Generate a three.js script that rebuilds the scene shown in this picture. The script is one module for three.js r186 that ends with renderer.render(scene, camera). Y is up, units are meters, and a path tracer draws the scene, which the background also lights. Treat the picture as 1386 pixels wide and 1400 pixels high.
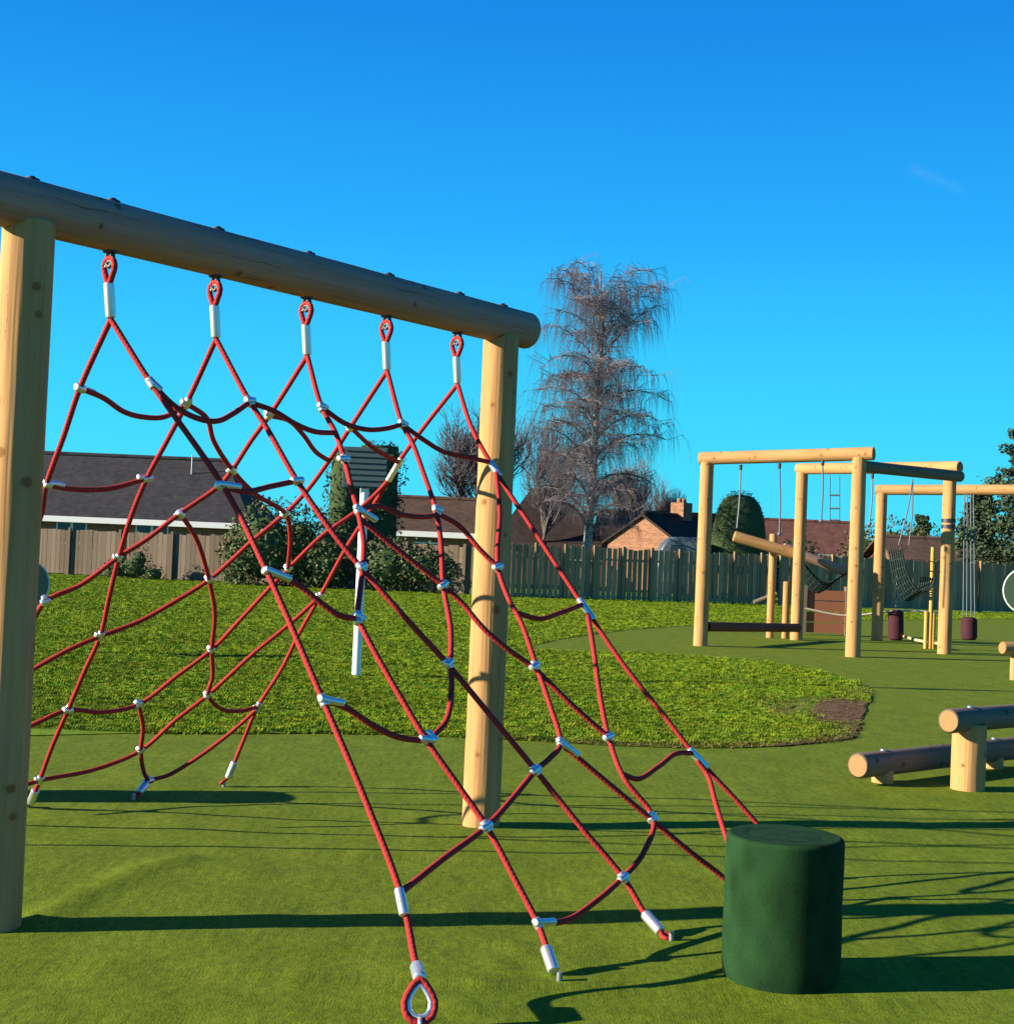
import * as THREE from 'three';
import { mergeGeometries } from 'three/addons/utils/BufferGeometryUtils.js';
import { RoundedBoxGeometry } from 'three/addons/geometries/RoundedBoxGeometry.js';
import { createNoise2D, createNoise3D } from 'simplex-noise';

// ------------------------------------------------------------------ camera, sky, sun, exposure
const scene = new THREE.Scene();
const EYE = 1.5, FPX = 1960;
const camera = new THREE.PerspectiveCamera(2 * Math.atan(700 / FPX) * 180 / Math.PI, 1013 / 1024, 0.05, 1500);
camera.position.set(0, EYE, 0);
camera.rotation.order = 'YXZ';
camera.rotation.set(Math.atan(55 / FPX), 0, 2.4 * Math.PI / 180);
camera.updateMatrixWorld(true);

const EXPOSURE = 2.5;
const skyStops = [[-90, .05, .06, .03], [-3, .05, .06, .03], [-0.6, .085, .7, .95], [0, .09, .77, 1.02], [3.5, .065, .73, 1.02], [6, .05, .66, 1.02], [8.5, .040, .58, 1.02], [12.7, .024, .43, 1.0], [18, .0145, .315, .88], [20.5, .011, .265, .82], [45, .005, .10, .42], [90, .002, .045, .24]].map(([e, ...c]) => [e, ...c.map((x) => x / EXPOSURE)]);
function skyColor(e) {
  for (let i = 1; i < skyStops.length; i++) if (e <= skyStops[i][0]) {
    const a = skyStops[i - 1], b = skyStops[i], t = (e - a[0]) / (b[0] - a[0]);
    return [1, 2, 3].map((k) => a[k] + (b[k] - a[k]) * t);
  }
  return skyStops.at(-1).slice(1);
}
{
  const W = 2048, H = 1024, data = new Float32Array(W * H * 4);
  for (let j = 0; j < H; j++) {
    const c = skyColor((j + .5) / H * 180 - 90);
    for (let i = 0; i < W; i++) data.set([c[0], c[1], c[2], 1], (j * W + i) * 4);
  }
  // a faint vapour trail high on the right of the view
  const put = (az, el, k) => {          // az: degrees right of -z
    const dx = Math.sin(az * Math.PI / 180), dz = -Math.cos(az * Math.PI / 180);
    const u = Math.atan2(dz, dx) / (2 * Math.PI) + .5;
    const x = u * W, y = (el + 90) / 180 * H;
    for (let j = -3; j <= 3; j++) for (let i = -3; i <= 3; i++) {
      const px = Math.floor(x) + i, py = Math.floor(y) + j, d = Math.hypot(px + .5 - x, py + .5 - y);
      const w = k * Math.exp(-d * d * 2.6), o = (py * W + ((px + W) % W)) * 4;
      data[o] += w * .5; data[o + 1] += w * .35; data[o + 2] += w * .15;
    }
  };
  for (let t = 0; t <= 1; t += .04) put(15.3 + t * 2.05, 15.18 - t * 0.91, .016 * (1 - .4 * t));
  const t = new THREE.DataTexture(data, W, H, THREE.RGBAFormat, THREE.FloatType);
  t.mapping = THREE.EquirectangularReflectionMapping; t.magFilter = THREE.LinearFilter; t.minFilter = THREE.LinearFilter; t.needsUpdate = true;
  scene.background = t; scene.environment = t;
}
const SUN_EL = 17.5 * Math.PI / 180, SUN_BEHIND = 13 * Math.PI / 180;
const sunDir = new THREE.Vector3(-Math.cos(SUN_EL) * Math.cos(SUN_BEHIND), Math.sin(SUN_EL), Math.cos(SUN_EL) * Math.sin(SUN_BEHIND));
const sun = new THREE.DirectionalLight(new THREE.Color().setRGB(1, .88, .68), 5);
sun.position.copy(sunDir).multiplyScalar(80).add(new THREE.Vector3(0, 0, -20));
sun.target.position.set(0, 0, -20);
sun.castShadow = true;
Object.assign(sun.shadow.camera, { left: -60, right: 60, top: 60, bottom: -60, near: 1, far: 220 });
sun.shadow.mapSize.set(4096, 4096);
sun.shadow.radius = 1;
scene.add(sun, sun.target);
const renderer = new THREE.WebGLRenderer({ antialias: true });
renderer.toneMapping = THREE.LinearToneMapping;
renderer.toneMappingExposure = EXPOSURE;
renderer.shadowMap.enabled = true;

// ------------------------------------------------------------------ helpers
let seed = 12345;
const rnd = () => { seed = (seed * 1664525 + 1013904223) >>> 0; return seed / 4294967296; };
const rr = (a, b) => a + (b - a) * rnd();
const noise2 = createNoise2D(rnd), noise3 = createNoise3D(rnd);
const fbm = (x, y, o = 4) => { let s = 0, a = .5, f = 1; for (let i = 0; i < o; i++) { s += a * noise2(x * f, y * f); a *= .5; f *= 2.03; } return s; };
const V = (x, y, z) => new THREE.Vector3(x, y, z);
function ray(px, py) {
  const v = V((px - 693) / FPX, -(py - 700) / FPX, -1);
  return v.applyQuaternion(camera.quaternion);
}
const ground = (px, py, y = 0) => { const d = ray(px, py); return d.multiplyScalar((y - EYE) / d.y).add(V(0, EYE, 0)); };
const at = (px, py, depth) => { const d = ray(px, py); return d.multiplyScalar(depth / -d.z).add(V(0, EYE, 0)); };
const used = {};
function numbered(n) { if (!(n in used)) { used[n] = 0; return n; } return n + '_' + String(++used[n]).padStart(3, '0'); }
function thing(name, label, category, pos = V(0, 0, 0), turn = 0, group) {
  const o = new THREE.Group(); o.name = numbered(name); scene.add(o); o.position.copy(pos); o.rotation.y = turn;
  o.userData = { label, category }; if (group) o.userData.group = group;
  return o;
}
function part(name, geo, mat, parent) {
  const m = new THREE.Mesh(geo, mat); m.name = name; m.castShadow = m.receiveShadow = true; parent.add(m); return m;
}
function struct(name, geo, mat) { const m = part(name, geo, mat, scene); m.name = numbered(name); m.userData.kind = 'structure'; return m; }
const lin = (r, g, b) => new THREE.Color().setRGB(r, g, b);
const std = (c, o = {}) => new THREE.MeshPhysicalMaterial({ color: c, roughness: .85, specularIntensity: (o.roughness ?? .85) >= .7 ? .2 : 1, ...o });
function tex(w, h, fn, { srgb = false, rep } = {}) {   // fn(u, v) -> [r,g,b] 0..1 (linear unless srgb)
  const d = new Uint8Array(w * h * 4);
  for (let j = 0; j < h; j++) for (let i = 0; i < w; i++) {
    const c = fn(i / w, j / h); const o = (j * w + i) * 4;
    for (let k = 0; k < 3; k++) {
      let x = Math.max(0, Math.min(1, c[k]));
      if (srgb) x = x <= .0031308 ? x * 12.92 : 1.055 * Math.pow(x, 1 / 2.4) - .055;
      d[o + k] = Math.round(x * 255);
    }
    d[o + 3] = 255;
  }
  const t = new THREE.DataTexture(d, w, h, THREE.RGBAFormat);
  t.wrapS = t.wrapT = THREE.RepeatWrapping; t.magFilter = THREE.LinearFilter; t.minFilter = THREE.LinearMipmapLinearFilter; t.generateMipmaps = true;
  if (srgb) t.colorSpace = THREE.SRGBColorSpace;
  if (rep) t.repeat.set(...rep);
  t.needsUpdate = true; return t;
}
// seamless noise in u (period 1) and v (period 1)
const tnoise = (u, v, fu, fv, s = 0) => {
  const a = u * 2 * Math.PI, R = fu / (2 * Math.PI), b = v * 2 * Math.PI, Q = fv / (2 * Math.PI);
  return .5 * (noise3(Math.cos(a) * R + s, Math.sin(a) * R, Math.cos(b) * Q + s) + noise3(Math.cos(a) * R - s, Math.sin(a) * R + 9, Math.sin(b) * Q + 31));
};
// a bar from a to b, as a cylinder of radius r (and r2)
function bar(a, b, r, r2 = r, seg = 8, capped = true) {
  const d = b.clone().sub(a), L = d.length();
  const g = new THREE.CylinderGeometry(r2, r, L, seg, 1, !capped);
  g.applyQuaternion(new THREE.Quaternion().setFromUnitVectors(V(0, 1, 0), d.normalize()));
  g.translate((a.x + b.x) / 2, (a.y + b.y) / 2, (a.z + b.z) / 2);
  return g;
}
const box = (x0, x1, y0, y1, z0, z1) => { const g = new THREE.BoxGeometry(x1 - x0, y1 - y0, z1 - z0); g.translate((x0 + x1) / 2, (y0 + y1) / 2, (z0 + z1) / 2); return g; };

// ------------------------------------------------------------------ materials
function woodTexture(base, dark, s, knots) {
  const cr = []; for (let i = 0; i < 7; i++) cr.push([rnd(), rnd(), rr(.05, .16), rr(.0025, .006), rnd() * 9]);
  const ks = []; for (let i = 0; i < knots; i++) ks.push([rnd(), rnd(), rr(.014, .03)]);
  return tex(256, 1024, (u, v) => {
    const g1 = tnoise(u, v, 10, 2.5, s), g2 = tnoise(u, v, 46, 4, s + 3), g3 = tnoise(u, v, 3, 3, s + 7), g4 = tnoise(u, v, 120, 14, s + 1);
    let t = .34 + .22 * g1 + .16 * g2 + .2 * g3 + .12 * g4;
    for (const [ku, kv, kr] of ks) {
      let du = Math.abs(u - ku); du = Math.min(du, 1 - du); let dv = Math.abs(v - kv); dv = Math.min(dv, 1 - dv);
      const d = Math.hypot(du * 1.0, dv * 3.2) / kr;
      if (d < 3.2) t += (d < 1 ? .95 : .6 * Math.exp(-(d - 1) * 1.6) * (.6 + .4 * Math.sin(d * 7)));
    }
    for (const [cu, cv, cl, cw, cs] of cr) {   // drying cracks
      let dv = Math.abs(v - cv); dv = Math.min(dv, 1 - dv); if (dv > cl) continue;
      const wv = cu + .012 * noise2(v * 9, cs); let du = Math.abs(u - wv); du = Math.min(du, Math.abs(1 - du)); if (du < cw * (1 - dv / cl)) t += .9;
    }
    t = Math.max(0, Math.min(1, t));
    return base.map((b, k) => b + (dark[k] - b) * t);
  }, { srgb: true });
}
const woodMap = woodTexture([.51, .295, .122], [.26, .115, .04], 1, 16);
const woodMap2 = woodTexture([.40, .24, .19], [.17, .09, .065], 21, 12);
const greyWoodMap = woodTexture([.22, .17, .12], [.09, .065, .045], 44, 14);
const woodBump = tex(128, 512, (u, v) => { const t = .5 + .3 * tnoise(u, v, 40, 4, 61) + .2 * tnoise(u, v, 9, 3, 5); return [t, t, t]; });
const W1 = std(0xffffff, { map: woodMap, bumpMap: woodBump, bumpScale: .004, roughness: .72 });
const W2 = std(0xffffff, { map: woodMap2, bumpMap: woodBump, bumpScale: .004, roughness: .75 });
const W3 = std(0xffffff, { map: greyWoodMap, bumpMap: woodBump, bumpScale: .004, roughness: .8 });
const ringMap = tex(256, 256, (u, v) => {
  const x = u - .5, y = v - .5, r = Math.hypot(x, y) + .012 * noise2(x * 6, y * 6), a = Math.atan2(y, x);
  let t = .34 + .34 * Math.sin(r * 105) + .22 * noise2(x * 40, y * 40) + (Math.abs(Math.sin(a * 1.5 + .6)) < .05 && r < .4 ? .4 : 0) + (r > .46 ? .25 : 0);
  t = Math.max(0, Math.min(1, t));
  return [.36 - .18 * t, .22 - .13 * t, .10 - .06 * t];
}, { srgb: true });
ringMap.wrapS = ringMap.wrapT = THREE.ClampToEdgeWrapping;
const RING = std(0xffffff, { map: ringMap, roughness: .8 });
const ropeMap = tex(64, 64, (u, v) => {
  const s = Math.abs(((u * 2 + v * 2) % 1 + 1) % 1 - .5) * 2, n = .5 + .5 * tnoise(u, v, 20, 20, 3);
  const t = Math.pow(s, 1.5) * .22 + .2 * n;
  return [.37 - .18 * t, .032 - .018 * t, .031 - .016 * t];
}, { srgb: true });
const ropeBump = tex(64, 64, (u, v) => { const s = 1 - Math.pow(Math.abs(((u * 2 + v * 2) % 1 + 1) % 1 - .5) * 2, 2); return [s, s, s]; });
const ROPE = std(0xffffff, { map: ropeMap, bumpMap: ropeBump, bumpScale: .0008, roughness: .72 });
const ALU = std(lin(.72, .72, .72), { roughness: .34, metalness: .8 });
const STEEL = std(lin(.30, .32, .34), { roughness: .45, metalness: .7 });
const DARKMETAL = std(lin(.04, .04, .045), { roughness: .5, metalness: .4 });
const barrelMap = tex(512, 512, (u, v) => {
  const n = tnoise(u, v, 150, 150, 4), m = tnoise(u, v, 6, 5, 14), k = 1 + .35 * n + .4 * m;
  return [.011 * k, .039 * k, .0125 * k];
}, { srgb: true });
const barrelBump = tex(256, 256, (u, v) => { const n = .5 + .5 * tnoise(u, v, 90, 90, 8); return [n, n, n]; });
const RUBBER = std(0xffffff, { map: barrelMap, bumpMap: barrelBump, bumpScale: .0005, roughness: .9 });

// ------------------------------------------------------------------ ground, turf, lawn
const turfMap = tex(1024, 1024, (u, v) => {
  const a = tnoise(u, v, 260, 260, 2), b = tnoise(u, v, 40, 40, 12), c = tnoise(u, v, 7, 7, 22);
  const k = 1 + .55 * a + .26 * b + .16 * c, w = Math.max(0, c + .5 * b) * .14;
  return [(.110 + w * .08) * k, .157 * k, (.007 + w * .02) * k];
}, { srgb: true, rep: [.5, .5] });
const turfBump = tex(512, 512, (u, v) => { const n = .5 + .35 * tnoise(u, v, 150, 150, 9) + .15 * tnoise(u, v, 30, 30, 5); return [n, n, n]; }, { rep: [.9, .9] });
const TURF = std(0xffffff, { map: turfMap, bumpMap: turfBump, bumpScale: .002, roughness: .95 });
const folds = [[[40, 1262], [120, 1222], [190, 1192], [255, 1173], .02, .055], [[625, 1385], [660, 1345], [695, 1305], [705, 1290], .010, .022], [[140, 1330], [240, 1290], [330, 1285], [420, 1290], .005, .12]]
  .map((f) => ({ pts: f.slice(0, 4).map((p) => ground(...p)), h: f[4], w: f[5] }));
function segD(p, a, b) { const dx = b.x - a.x, dz = b.z - a.z, t = Math.max(0, Math.min(1, ((p.x - a.x) * dx + (p.z - a.z) * dz) / (dx * dx + dz * dz))); return Math.hypot(p.x - a.x - dx * t, p.z - a.z - dz * t); }
function turfY(x, z) {
  let y = (.007 * noise2(x * .55, z * .55) + .003 * noise2(x * 1.9 + 7, z * 1.9)) * Math.max(0, Math.min(1, (z + 10.6) / 1.6));
  if (z > -9) for (const f of folds) { let d = 9; for (let i = 0; i < 3; i++) d = Math.min(d, segD({ x, z }, f.pts[i], f.pts[i + 1])); if (d < f.w * 3) y += f.h * Math.exp(-d * d / (f.w * f.w)); }
  return y;
}
{
  const xs = [], zs = [];
  for (let x = -30; x < -5; x += 1) xs.push(x); for (let x = -5; x < 6; x += .06) xs.push(x); for (let x = 6; x <= 40; x += 1) xs.push(x);
  for (let z = 12; z > -3.5; z -= 1) zs.push(z); for (let z = -3.5; z > -9.5; z -= .06) zs.push(z); for (let z = -9.5; z > -16; z -= .2) zs.push(z); for (let z = -16; z >= -60; z -= 1) zs.push(z);
  const pos = [], uv = [], idx = [];
  for (const z of zs) for (const x of xs) { pos.push(x, turfY(x, z), z); uv.push(x, z); }
  const n = xs.length;
  for (let j = 0; j < zs.length - 1; j++) for (let i = 0; i < n - 1; i++) { const a = j * n + i; idx.push(a, a + 1, a + n, a + 1, a + n + 1, a + n); }
  const g = new THREE.BufferGeometry(); g.setAttribute('position', new THREE.Float32BufferAttribute(pos, 3)); g.setAttribute('uv', new THREE.Float32BufferAttribute(uv, 2)); g.setIndex(idx); g.computeVertexNormals();
  struct('artificial_turf', g, TURF);
}
const earth = new THREE.PlaneGeometry(1600, 1600); earth.rotateX(-Math.PI / 2); earth.translate(0, -.06, 0);
struct('ground', earth, std(lin(.06, .085, .025)));
// lawn: one outline on top of the turf, near edge and tongue read from the photograph
const lawnPx = [[-260, 1010], [-60, 1008], [60, 1006], [180, 1003], [300, 1004], [420, 1003], [540, 1005], [640, 1009], [740, 1014], [840, 1020], [930, 1023], [1010, 1023], [1080, 1020], [1135, 1015], [1166, 1010], [1178, 985], [1191, 946], [1172, 933], [1120, 918], [1050, 906], [960, 898], [880, 893], [800, 892], [735, 889], [722, 884], [770, 873], [860, 861], [960, 854], [1080, 850], [1200, 848], [1386, 846], [1600, 846]];
const lawnPoly = lawnPx.map((p) => ground(...p)).map((p) => new THREE.Vector2(p.x, p.z));
{
  const e = lawnPoly.at(-1), s = lawnPoly[0];
  lawnPoly.push(new THREE.Vector2(60, e.y), new THREE.Vector2(300, -300), new THREE.Vector2(-300, -300), new THREE.Vector2(-60, s.y + 1));
}
function inside(x, z) { let c = false; for (let i = 0, j = lawnPoly.length - 1; i < lawnPoly.length; j = i++) { const a = lawnPoly[i], b = lawnPoly[j]; if ((a.y > z) !== (b.y > z) && x < (b.x - a.x) * (z - a.y) / (b.y - a.y) + a.x) c = !c; } return c; }
function edgeDist(x, z) { let d = 99; for (let i = 0; i < lawnPx.length - 1; i++) { const a = lawnPoly[i], b = lawnPoly[i + 1]; d = Math.min(d, segD({ x, z }, { x: a.x, z: a.y }, { x: b.x, z: b.y })); } return d; }
const tip = ground(1165, 974);
const lawnMap = tex(1024, 1024, (u, v) => {
  const a = tnoise(u, v, 220, 220, 32), b = tnoise(u, v, 36, 50, 12), c = tnoise(u, v, 8, 10, 42), k = 1 + .45 * a + .3 * b, y = Math.max(0, c + .4 * b) * .5;
  return [(.125 + y * .09) * k, (.21 + y * .03) * k, .010 * k];
}, { srgb: true, rep: [.2, .2] });
{
  const pts = lawnPoly.map((p) => new THREE.Vector2(p.x, -p.y));
  const g = new THREE.ShapeGeometry(new THREE.Shape(pts)); g.rotateX(-Math.PI / 2); g.translate(0, .006, 0);
  const uv = g.attributes.uv, p = g.attributes.position; for (let i = 0; i < p.count; i++) uv.setXY(i, p.getX(i), p.getZ(i));
  struct('lawn', g, std(0xffffff, { map: lawnMap, roughness: 1 }));
}
// bare brown earth and dead grass where the tongue of lawn ends
{
  const px = [[1060, 1021], [1095, 1003], [1106, 978], [1124, 957], [1148, 941], [1174, 935], [1190, 946], [1184, 966], [1177, 985], [1171, 999], [1163, 1010], [1135, 1014], [1100, 1018]];
  const c = px.map((p) => ground(...p)), sh = new THREE.Shape();
  const cv = new THREE.CatmullRomCurve3(c, true).getPoints(90);
  cv.forEach((p, i) => { const k = .04 * noise2(p.x * 4, p.z * 4); i ? sh.lineTo(p.x + k, -p.z + k) : sh.moveTo(p.x + k, -p.z + k); });
  const g = new THREE.ShapeGeometry(sh); g.rotateX(-Math.PI / 2); g.translate(0, .011, 0);
  const uv = g.attributes.uv, q = g.attributes.position; for (let i = 0; i < q.count; i++) uv.setXY(i, q.getX(i), q.getZ(i));
  const m = tex(512, 512, (u, v) => { const a = tnoise(u, v, 60, 90, 52), b = tnoise(u, v, 9, 12, 62), k = 1 + .5 * a + .3 * b; return [.125 * k, .073 * k, .038 * k]; }, { srgb: true });
  struct('bare_soil', g, std(0xffffff, { map: m, roughness: 1 }));
}
// grass blades
{
  const mk = () => {
    const pos = [], n = [];
    for (let b = 0; b < 6; b++) {
      const a = rnd() * 6.28, x = rr(-.045, .045), z = rr(-.045, .045), h = rr(.012, .036), w = rr(.003, .005), l = rr(.01, .045), ca = Math.cos(a), sa = Math.sin(a), c2 = Math.cos(a + 1.57) * w, s2 = Math.sin(a + 1.57) * w;
      const p0 = [x - c2, 0, z - s2], p1 = [x + c2, 0, z + s2], p2 = [x + ca * l * .4 - c2 * .8, h * .65, z + sa * l * .4 - s2 * .8], p3 = [x + ca * l * .4 + c2 * .8, h * .65, z + sa * l * .4 + s2 * .8], p4 = [x + ca * l, h, z + sa * l];
      pos.push(...p0, ...p1, ...p3, ...p0, ...p3, ...p2, ...p2, ...p3, ...p4);
    }
    const g = new THREE.BufferGeometry(); g.setAttribute('position', new THREE.Float32BufferAttribute(pos, 3)); g.computeVertexNormals(); return g;
  };
  const list = [];
  const fill = (z0, z1, dens, sc) => {
    const half = (z) => z * .40 + .6, A = (half(z0) + half(z1)) * (z1 - z0), N = Math.round(A * dens);
    for (let i = 0; i < N; i++) {
      const z = rr(z0, z1), h = half(z), x = rr(-h, h * .98); if (x < -h || !inside(x, -z)) continue;
      list.push([x, -z, sc]);
    }
  };
  fill(11, 14, 1100, 1); fill(14, 18, 760, 1); fill(18, 26, 380, 1.15); fill(26, 52, 130, 1.4);
  list.sort((a, b) => b[1] - a[1]);
  const kept = list.filter(([x, z]) => Math.hypot((x - tip.x) / .58, (z - tip.z) / 1.45) > 1 + .25 * noise2(x * 3, z * 3) || rnd() < .3);
  const mat = std(0xffffff, { roughness: .8 }), im = new THREE.InstancedMesh(mk(), mat, kept.length), o = new THREE.Object3D(), c = new THREE.Color();
  kept.forEach(([x, z, s], i) => {
    const p = fbm(x * .5, z * .5, 3), q = noise2(x * 2.3 + 5, z * 2.3), e = z > -30 ? edgeDist(x, z) : 9;
    const dTip = Math.hypot((x - tip.x) / 1.0, (z - tip.z) / 1.5);
    let brown = Math.max(0, 1.0 - dTip * .95 + .3 * q) * 1.5;
    if (z > -13.5 && x > -.2) brown = Math.max(brown, (x > .6 ? .75 : .4) * Math.max(0, 1 - e / .28) + .3 * Math.max(0, q - .3));
    brown = Math.min(1, brown);
    const hgt = s * (1 + .3 * noise2(x * .7 + 40, z * .7) + .35 * noise2(x * 2.9 - 20, z * 2.9)) * (brown > .6 ? .6 : 1) * rr(.75, 1.25);
    o.position.set(x, .003, z); o.rotation.set(0, rnd() * 6.28, 0); o.scale.set(s, Math.max(.3, hgt), s); o.updateMatrix(); im.setMatrixAt(i, o.matrix);
    const k = rr(.75, 1.22) * (1 + .3 * fbm(x * .55 + 11, z * .3 + 3, 3)), y = Math.max(0, q) * .08 + (rnd() < .07 ? .09 : 0);
    c.setRGB((.125 + y * 1.2) * k, (.212 + y * .6) * k, .010 * k).lerp(new THREE.Color().setRGB(.13 * k, .078 * k, .04 * k), brown);
    im.setColorAt(i, c);
  });
  im.name = 'lawn_grass'; im.userData = { kind: 'stuff', label: 'short rough grass blades covering the lawn beyond the turf', category: 'grass' };
  im.castShadow = im.receiveShadow = true; scene.add(im);
}

// ------------------------------------------------------------------ timber
let woodOff = 0;
function logGeo(a, b, r, r2 = r, seg = 28, chamfer = .012) {
  const L = a.distanceTo(b), pr = [[r - chamfer, 0], [r, chamfer]];
  const N = Math.max(2, Math.round(L / .25));
  for (let i = 1; i < N; i++) { const t = i / N; pr.push([(r + (r2 - r) * t) * (1 + .012 * noise2(t * L * 1.1, woodOff * 3.1)), t * L]); }
  pr.push([r2, L - chamfer], [r2 - chamfer, L]);
  const g = new THREE.LatheGeometry(pr.map(([x, y]) => new THREE.Vector2(x, y)), seg);
  const uv = g.attributes.uv, p = g.attributes.position; woodOff += .37;
  for (let i = 0; i < p.count; i++) uv.setXY(i, uv.getX(i) + woodOff, p.getY(i) / 1.9 + woodOff * 1.7);
  g.applyQuaternion(new THREE.Quaternion().setFromUnitVectors(V(0, 1, 0), b.clone().sub(a).normalize()));
  g.translate(a.x, a.y, a.z); return g;
}
function endFace(p, dir, r) {
  const g = new THREE.CircleGeometry(r, 28); g.applyQuaternion(new THREE.Quaternion().setFromUnitVectors(V(0, 0, 1), dir.clone().normalize()));
  const q = p.clone().addScaledVector(dir.clone().normalize(), .0015); g.translate(q.x, q.y, q.z); return g;
}
function log(name, a, b, r, mat, parent, ends = true, r2 = r) {
  const m = part(name, logGeo(a, b, r, r2), mat, parent);
  if (ends) { const d = b.clone().sub(a); part('end_face', endFace(a, d.clone().negate(), r - .012), RING, m); part('end_face', endFace(b, d, r2 - .012), RING, m); }
  return m;
}
// ---- the near climbing frame
const postL = ground(-9, 1266), postR = ground(657, 1129);
const U = postR.clone().sub(postL).normalize(), P = V(-U.z, 0, U.x), C = postL.clone().add(postR).multiplyScalar(.5);   // U along the beam, P towards the near anchors
const local = (u, y, p) => C.clone().addScaledVector(U, u).addScaledVector(P, p).setY(y);
const frame = thing('climbing_frame', 'tall goalpost frame of round timber carrying the red rope net', 'climbing frame', C);
const L2 = (v) => v.clone().sub(C);
const BEAM_Y = 2.755, BR = .103;
for (const q of [postL, postR]) {
  const d = L2(q); log('post', V(d.x, -.15, d.z), V(d.x, BEAM_Y - .055, d.z), .103, W1, frame, false, .098);
}
log('beam', L2(local(-1.70, BEAM_Y, 0)), L2(local(1.74, BEAM_Y, 0)), BR, W2, frame);
const hangU = [-1.12, -.56, 0, .56, 1.12];
for (const u of [-1.5, ...hangU, 1.5]) {
  const p = L2(local(u, BEAM_Y + BR - .004, 0));
  part('bolt', mergeGeometries([bar(p, p.clone().add(V(0, .008, 0)), .032, .03, 14), bar(p, p.clone().add(V(0, .017, 0)), .02, .014, 8)]), DARKMETAL, frame);
}
// ---- the net
const net = thing('rope_net', 'red rope scramble net hanging from timber beam and spread to ground on both sides', 'climbing net', C);
const S_Y = 2.38, A_P = 1.86, B_P = -1.94;
function onNet(px, py, side) {   // where the sight line meets the front (side 1) or back (side -1) slope of the net
  const A = side > 0 ? A_P : B_P, n = P.clone().multiplyScalar(S_Y / A).add(V(0, 1, 0));   // S_Y * p / A + y = S_Y
  const d = ray(px, py), e = V(0, EYE, 0);
  const t = (S_Y - n.dot(e.clone().sub(V(C.x, 0, C.z)))) / n.dot(d);
  return d.multiplyScalar(t).add(e);
}
const hang = hangU.map((u) => local(u + .02, S_Y, 0));
const special = {
  S1: hang[0], S2: hang[1], S3: hang[2], S4: hang[3], S5: hang[4],
  A1: ground(574, 1338, .15), A2: ground(757, 1328, .02), A3: ground(903, 1274, .02), A4: ground(1020, 1226, .02), A5: ground(1101, 1197, .02),
  B5: ground(312, 1064, .05), B4: ground(190, 1084, .03), B3: ground(42, 1098, .03), B2: local(-.63, .03, B_P), B1: local(-1.3, .03, B_P),
};
const F = 1, B = -1;
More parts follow.
